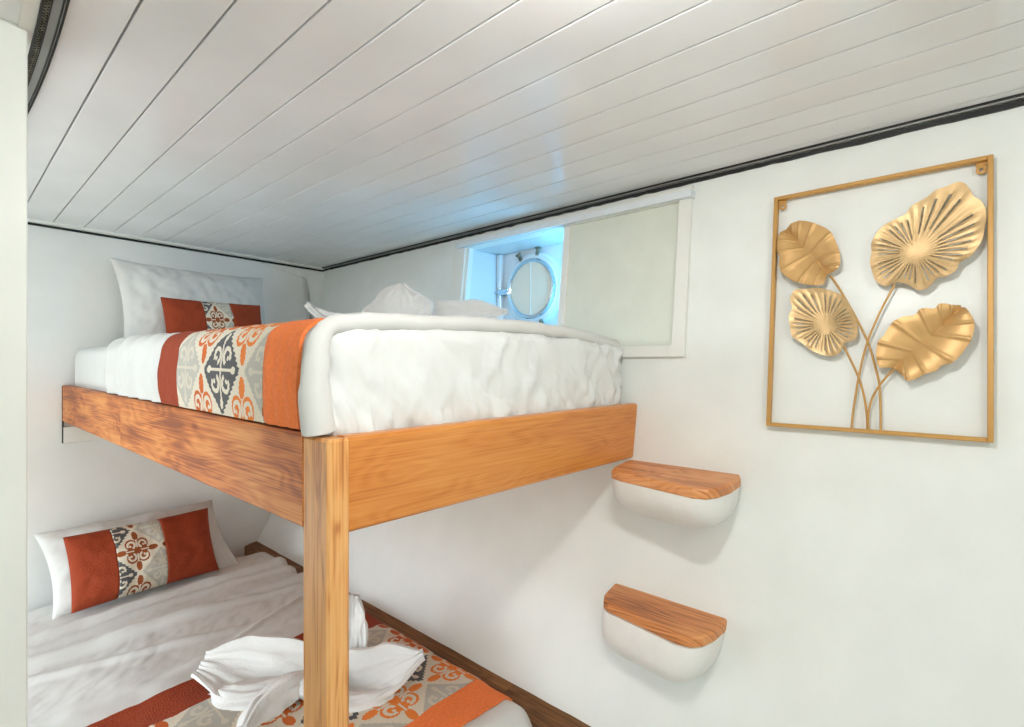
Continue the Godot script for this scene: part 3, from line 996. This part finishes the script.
# ---------------------------------------------------------------- steps on the hull
func build_steps() -> void:
	var sets := [
		{"y": -0.2715, "d": 0.088, "p": [Vector2(0.746, 1.34), Vector2(0.75, 1.30), Vector2(0.730, 1.20), Vector2(0.715, 1.165), Vector2(0.684, 1.15), Vector2(0.475, 1.108), Vector2(0.448, 1.12), Vector2(0.436, 1.15), Vector2(0.430, 1.21), Vector2(0.437, 1.29), Vector2(0.45, 1.34)], "label": "wooden step on a white plastered bracket, right under the upper bunk rail"},
		{"y": -0.582, "d": 0.092, "p": [Vector2(0.732, 1.24), Vector2(0.733, 1.205), Vector2(0.718, 1.135), Vector2(0.705, 1.112), Vector2(0.685, 1.10), Vector2(0.495, 1.072), Vector2(0.468, 1.078), Vector2(0.450, 1.10), Vector2(0.440, 1.14), Vector2(0.438, 1.19), Vector2(0.44, 1.24)], "label": "worn wooden step on a white plastered bracket, the lower one on the hull side"}]
	for k in sets.size():
		var d: Dictionary = sets[k]
		var y: float = d.y
		var o := thing("wall_step", d.label, "step", P(0.59, 1.2, y), 0.0, "wooden steps on the hull side")
		var org := P(0.59, 1.2, y)
		var c := Vector2(0.59, 1.25)
		var rings := []
		# rounded plank: bottom, lower edge, upper edge, top
		for lv in [[-0.024, 0.004], [-0.021, 0.0], [-0.005, 0.0], [-0.001, 0.0025], [0.0, 0.006]]:
			var ring := []
			for q in d.p:
				var w: Vector2 = q - (q - c).normalized() * lv[1]
				var yy: float = y + lv[0]
				ring.append(P(w.x, minf(w.y, hv(yy) + 0.004), yy) - org)
			rings.append(ring)
		var mb := MB.new()
		# planar texture coordinates along the plank
		loft(mb, rings, false)
		for i in mb.p.size(): mb.t[i] = Vector2(mb.p[i].z + k * 0.37, mb.p[i].x * 0.9 + mb.p[i].y * 0.9 + k * 0.11)
		obj("tread", mb, M.tread, o)
		rings = []
		for i in 9:
			var t := i / 8.0
			var yy: float = y - 0.0235 - t * d.d
			var sc := 1.0 - 0.20 * t * t - 0.18 * pow(t, 5.0)
			var ring := []
			for q in d.p:
				var w := Vector2(0.59 + (q.x - 0.59) * (0.985 - 0.12 * t * t - 0.25 * pow(t, 6.0)), q.y)
				var back := hv(yy) + 0.006
				var depth: float = hv(y) + 0.004 - q.y
				w.y = minf(back, hv(yy) + 0.004 - maxf(depth - 0.006, -0.002) * sc * (1.0 - 0.12 * t))
				ring.append(P(w.x, w.y, yy) - org)
			rings.append(ring)
		mb = MB.new()
		loft(mb, rings, true)
		obj("bracket", mb, M.plaster, o)

# ---------------------------------------------------------------- metal wall art
func V(x: float, y: float) -> Vector2: return Vector2(x, y)
func spline(pts: Array, closed: bool, per: int) -> Array:
	var out := []
	var n := pts.size()
	var last := n if closed else n - 1
	for i in last:
		var a: Vector2 = pts[(i - 1 + n) % n] if closed or i > 0 else pts[0]
		var b: Vector2 = pts[i]
		var c: Vector2 = pts[(i + 1) % n]
		var d: Vector2 = pts[(i + 2) % n] if closed or i + 2 < n else pts[n - 1]
		for k in per: out.append(b.cubic_interpolate(c, a, d, float(k) / per))
	if not closed: out.append(pts[n - 1])
	return out

func edge_radius(poly: Array, c: Vector2, a: float) -> float:
	var d := Vector2(cos(a), sin(a))
	var best := 0.0
	for i in poly.size():
		var q: Vector2 = poly[i] - c
		var r: Vector2 = poly[(i + 1) % poly.size()] - c
		var den := d.cross(r - q)
		if absf(den) < 1e-9: continue
		var t := q.cross(r - q) / den
		var s := q.cross(d) / den
		if t > 0 and s >= 0 and s <= 1: best = maxf(best, t)
	return best

# pierced leaf: a solid heart, ribs with slots between them and a closed rim
func pierced_leaf(o: Node3D, outline: Array, c: Vector2, z0: float, slots: int, dish: float) -> void:
	var poly := spline(outline, true, 4)
	var mb := MB.new()
	var n := slots * 4
	var rad := []
	for i in n: rad.append(edge_radius(poly, c, TAU * i / n))
	var lev := [0.0, 0.16, 0.34, 0.5, 0.68, 0.84, 0.92, 1.0]
	var f := func(i: int, k: int, back: float) -> Vector3:
		var a := TAU * (i % n) / n
		var r: float = lev[k]
		var rib := 0.0
		if k > 1 and k < 6: rib = 0.0008 if i % 4 < 2 else -0.0002
		var w: Vector2 = c + Vector2(cos(a), sin(a)) * rad[i % n] * r
		return Vector3(w.x, w.y, z0 + dish * r * r + rib + 0.001 * sin(a * 9.0) * r * r - back)
	var open := func(i: int, k: int) -> bool: return k >= 2 and k < 5 and i % 4 == 2 and (i / 4) % 5 != 4
	for i in n:
		for k in lev.size() - 1:
			if open.call(i, k): continue
			for side in [0, 1]:
				var b: float = 0.0012 * side
				var q := [f.call(i, k, b), f.call(i + 1, k, b), f.call(i + 1, k + 1, b), f.call(i, k + 1, b)]
				if k == 0:
					if side == 0: mb.tri(q[0], q[3], q[2], Vector2.ZERO, Vector2.ZERO, Vector2.ZERO, 1)
					else: mb.tri(q[0], q[2], q[3], Vector2.ZERO, Vector2.ZERO, Vector2.ZERO, 2)
				elif side == 0: mb.quad(q[0], q[3], q[2], q[1], Vector2.ZERO, Vector2.ZERO, Vector2.ZERO, Vector2.ZERO, 1)
				else: mb.quad(q[0], q[1], q[2], q[3], Vector2.ZERO, Vector2.ZERO, Vector2.ZERO, Vector2.ZERO, 2)
			# walls of the sheet towards the rim and the slots
			if k == lev.size() - 2: mb.quad(f.call(i, k + 1, 0), f.call(i, k + 1, 0.0012), f.call(i + 1, k + 1, 0.0012), f.call(i + 1, k + 1, 0))
			if open.call(i, k + 1) and k == 1: mb.quad(f.call(i, k + 1, 0), f.call(i, k + 1, 0.0012), f.call(i + 1, k + 1, 0.0012), f.call(i + 1, k + 1, 0))
			if k == 5 and open.call(i, 4): mb.quad(f.call(i + 1, k, 0), f.call(i + 1, k, 0.0012), f.call(i, k, 0.0012), f.call(i, k, 0))
			if open.call(i + 1, k): mb.quad(f.call(i + 1, k, 0), f.call(i + 1, k, 0.0012), f.call(i + 1, k + 1, 0.0012), f.call(i + 1, k + 1, 0))
			if open.call((i - 1 + n) % n, k): mb.quad(f.call(i, k + 1, 0), f.call(i, k + 1, 0.0012), f.call(i, k, 0.0012), f.call(i, k, 0))
	mb.seal()
	obj("pierced_leaf", mb, M.gold_pale, o)

# veined leaf: two lobed halves folded along the midrib
func veined_leaf(o: Node3D, outline: Array, mid: Array, z0: float, veins: int, fold: float) -> void:
	var poly := spline(outline, true, 4)
	var spine := spline(mid, false, 8)
	var a: Vector2 = mid[0]
	var b: Vector2 = mid[mid.size() - 1]
	var ax := (b - a).normalized()
	var len := (b - a).length()
	var root := MB.new()
	for side in [1.0, -1.0]:
		var nn: Vector2 = Vector2(-ax.y, ax.x) * side
		slab(root, 126, 14, func(s, t):
			var k: float = s
			var c: Vector2 = a + ax * len * (0.01 + 0.98 * k)
			# the veins sweep forward towards the tip
			var d: Vector2 = (nn + ax * lerpf(-0.9, 1.5, k * k * (3.0 - 2.0 * k))).normalized()
			var r := 0.0
			for i in poly.size():
				var q: Vector2 = poly[i] - c
				var w: Vector2 = poly[(i + 1) % poly.size()] - c
				var den: float = d.cross(w - q)
				if absf(den) < 1e-9: continue
				var tt: float = q.cross(w - q) / den
				var ss: float = q.cross(d) / den
				if tt > 0 and ss >= 0 and ss <= 1: r = maxf(r, tt)
			var pos: Vector2 = c + d * r * t
			var ph := fposmod(k * veins, 1.0)
			var wave: float = 0.002 * exp(-pow(minf(ph, 1.0 - ph) / 0.09, 2.0)) * smoothstep(0.0, 0.1, t) + 0.0022 * (1.0 - ph) * t
			var z: float = z0 + fold * sin(minf(t, 1.0) * 1.9) * minf(1.0, r / 0.03) + wave - 0.006 * (k - 0.5) * (k - 0.5)
			return Vector3(pos.x, pos.y, z), 0.0014 * side)
	var lf := obj("veined_leaf", root, M.gold_leaf, o)
	var mb := MB.new()
	var pts := []
	for q in spine: pts.append(Vector3(q.x, q.y, z0 + 0.001))
	tube(mb, pts, [0.0016], 6)
	obj("midrib", mb, M.gold_leaf, lf)

func build_art() -> void:
	var o := thing("wall_art", "gold metal wall art of four leaves on stems in a thin square frame", "wall art")
	var ey := Vector3(0.114, 1, 0).normalized()
	var ex := Vector3(0, 0, 1)
	var nn := ex.cross(ey)
	o.transform = Transform3D(Basis(ex, ey, nn), P(0.2, 1.347 + 0.114 * (0.13 + 0.114) - 0.02, 0.13))
	# bars 12 mm deep
	var hw := 0.1985
	var hh := 0.2795
	var cx := 0.0088
	for s in [-1.0, 1.0]:
		var mb := MB.new()
		cbox(mb, Transform3D(Basis(), Vector3(cx + s * (hw - 0.0045), 0, -0.004)), Vector3(0.009, hh * 2, 0.014), 0.0012)
		obj("frame_bar", mb, M.gold, o)
		mb = MB.new()
		cbox(mb, Transform3D(Basis(), Vector3(cx, s * (hh - 0.0045), -0.004)), Vector3((hw - 0.009) * 2, 0.009, 0.014), 0.0012)
		obj("frame_bar", mb, M.gold, o)
		mb = MB.new()
		# hanger: a small eyed plate
		var hx: float = cx + s * (hw - 0.009 - 0.009)
		lathe(mb, Transform3D(Basis(Vector3(1, 0, 0), Vector3(0, 0, 1), Vector3(0, -1, 0)), Vector3(hx, hh - 0.024, -0.008)), [Vector2(0.0036, -0.001), Vector2(0.0085, -0.001), Vector2(0.0085, 0.001), Vector2(0.0036, 0.001)], 20)
		cbox(mb, Transform3D(Basis(), Vector3(hx, hh - 0.0128, -0.008)), Vector3(0.017, 0.008, 0.002), 0.0004)
		obj("hanger", mb, M.gold, o)
	var stems := [
		[V(-0.0660,0.0714), V(-0.0455,0.0347), V(-0.0194,-0.0194), V(0.0078,-0.0836), V(0.0224,-0.1405), V(0.0298,-0.1777), V(0.0325,-0.2330), V(0.0331,-0.2730)],
		[V(0.0543,0.0369), V(0.0321,-0.0133), V(0.0078,-0.0836), V(-0.0068,-0.1597), V(-0.0155,-0.2360), V(-0.0180,-0.2735)],
		[V(-0.0366,-0.0915), V(-0.0088,-0.1574), V(0.0039,-0.2067), V(0.0094,-0.2531), V(0.0097,-0.2735)],
		[V(0.0546,-0.1426), V(0.0343,-0.1706), V(0.0194,-0.2013), V(0.0122,-0.2343), V(0.0120,-0.2735)]]
	for i in stems.size():
		var mb := MB.new()
		var pts := []
		for q in spline(stems[i], false, 5): pts.append(Vector3(q.x, q.y, -0.004 + 0.004 * (i % 2)))
		tube(mb, pts, [0.0022], 8)
		obj("stem", mb, M.gold, o)
	veined_leaf(o, [V(-0.0660,0.0714), V(-0.0461,0.0856), V(-0.0447,0.1115), V(-0.0512,0.1363), V(-0.0640,0.1672), V(-0.0851,0.1856), V(-0.1110,0.2002), V(-0.1308,0.2049), V(-0.1507,0.1999), V(-0.1707,0.1830), V(-0.1747,0.1631), V(-0.1754,0.1427), V(-0.1689,0.1239), V(-0.1706,0.1064), V(-0.1631,0.0852), V(-0.1424,0.0653), V(-0.1246,0.0560), V(-0.1029,0.0489), V(-0.0798,0.0465), V(-0.0697,0.0551)], [V(-0.0681,0.0726), V(-0.1136,0.1336), V(-0.1596,0.1938)], 0.0, 7, 0.012)
	pierced_leaf(o, [V(-0.0859,0.0423), V(-0.0611,0.0328), V(-0.0409,0.0215), V(-0.0268,0.0017), V(-0.0187,-0.0196), V(-0.0106,-0.0452), V(-0.0101,-0.0725), V(-0.0195,-0.0813), V(-0.0348,-0.0877), V(-0.0403,-0.1059), V(-0.0539,-0.1150), V(-0.0741,-0.1125), V(-0.0991,-0.1003), V(-0.1209,-0.0807), V(-0.1386,-0.0680), V(-0.1437,-0.0433), V(-0.1466,-0.0186), V(-0.1405,0.0007), V(-0.1455,0.0209), V(-0.1351,0.0422), V(-0.1112,0.0424)], V(-0.0724, -0.0421), 0.0, 34, 0.006)
	pierced_leaf(o, [V(0.1626,0.2310), V(0.1729,0.2144), V(0.1781,0.1992), V(0.1882,0.1882), V(0.1957,0.1710), V(0.1970,0.1501), V(0.1945,0.1334), V(0.1920,0.1132), V(0.1858,0.0970), V(0.1732,0.0782), V(0.1579,0.0681), V(0.1528,0.0531), V(0.1397,0.0442), V(0.1237,0.0407), V(0.1156,0.0291), V(0.1047,0.0195), V(0.0908,0.0201), V(0.0794,0.0310), V(0.0591,0.0386), V(0.0384,0.0333), V(0.0216,0.0463), V(0.0151,0.0660), V(0.0101,0.0894), V(0.0129,0.1082), V(0.0126,0.1312), V(0.0215,0.1528), V(0.0366,0.1673), V(0.0545,0.1772), V(0.0706,0.1835), V(0.0806,0.1983), V(0.0948,0.2064), V(0.1088,0.2145), V(0.1198,0.2248), V(0.1361,0.2283), V(0.1521,0.2335)], V(0.0872, 0.1011), 0.0, 38, 0.008)
	veined_leaf(o, [V(0.0546,-0.1426), V(0.0339,-0.1428), V(0.0260,-0.1241), V(0.0274,-0.0888), V(0.0387,-0.0727), V(0.0516,-0.0475), V(0.0700,-0.0355), V(0.0881,-0.0334), V(0.1005,-0.0205), V(0.1197,-0.0219), V(0.1300,-0.0127), V(0.1469,-0.0162), V(0.1617,-0.0174), V(0.1731,-0.0343), V(0.1802,-0.0563), V(0.1765,-0.0841), V(0.1685,-0.1010), V(0.1588,-0.1181), V(0.1474,-0.1311), V(0.1324,-0.1355), V(0.1240,-0.1465), V(0.1068,-0.1533), V(0.0929,-0.1625), V(0.0787,-0.1673), V(0.0713,-0.1561)], [V(0.0546,-0.1417), V(0.1098,-0.0820), V(0.1608,-0.0204)], 0.0, 7, 0.012)

func _ready() -> void:
	nz.seed = 4
	nz.frequency = 0.5
	nz.fractal_octaves = 3
	nf.seed = 8
	nf.frequency = 0.05
	light_setup()
	make_materials()
	ceiling_lamp(0.22, 0.41, 0.09, 0.29, "round dome lamp over the foot of the bunks")
	ceiling_lamp(-0.55, 0.20, 0.09, 0.18, "round dome lamp at the cabin entrance")
	build_shell()
	build_window()
	build_bunk()
	build_upper_bedding()
	build_lower()
	pillow("tall white pillow leaning on the bulkhead of the upper bunk", 0.59, 0.385, 0.14, 0.08, P(2.425, 0.74, 0.215), 0.109, -0.30, 0.0, 3.0)
	cushion("rust lumbar cushion with a scrollwork band on the upper bunk", 0.37, 0.225, 0.09, P(2.265, 0.75, 0.140), 0.06, -0.3, 0.0, 9.0, -0.3, 0.25)
	towel(P(1.42, 1.05, 0.093), true)
	build_steps()
	build_art()
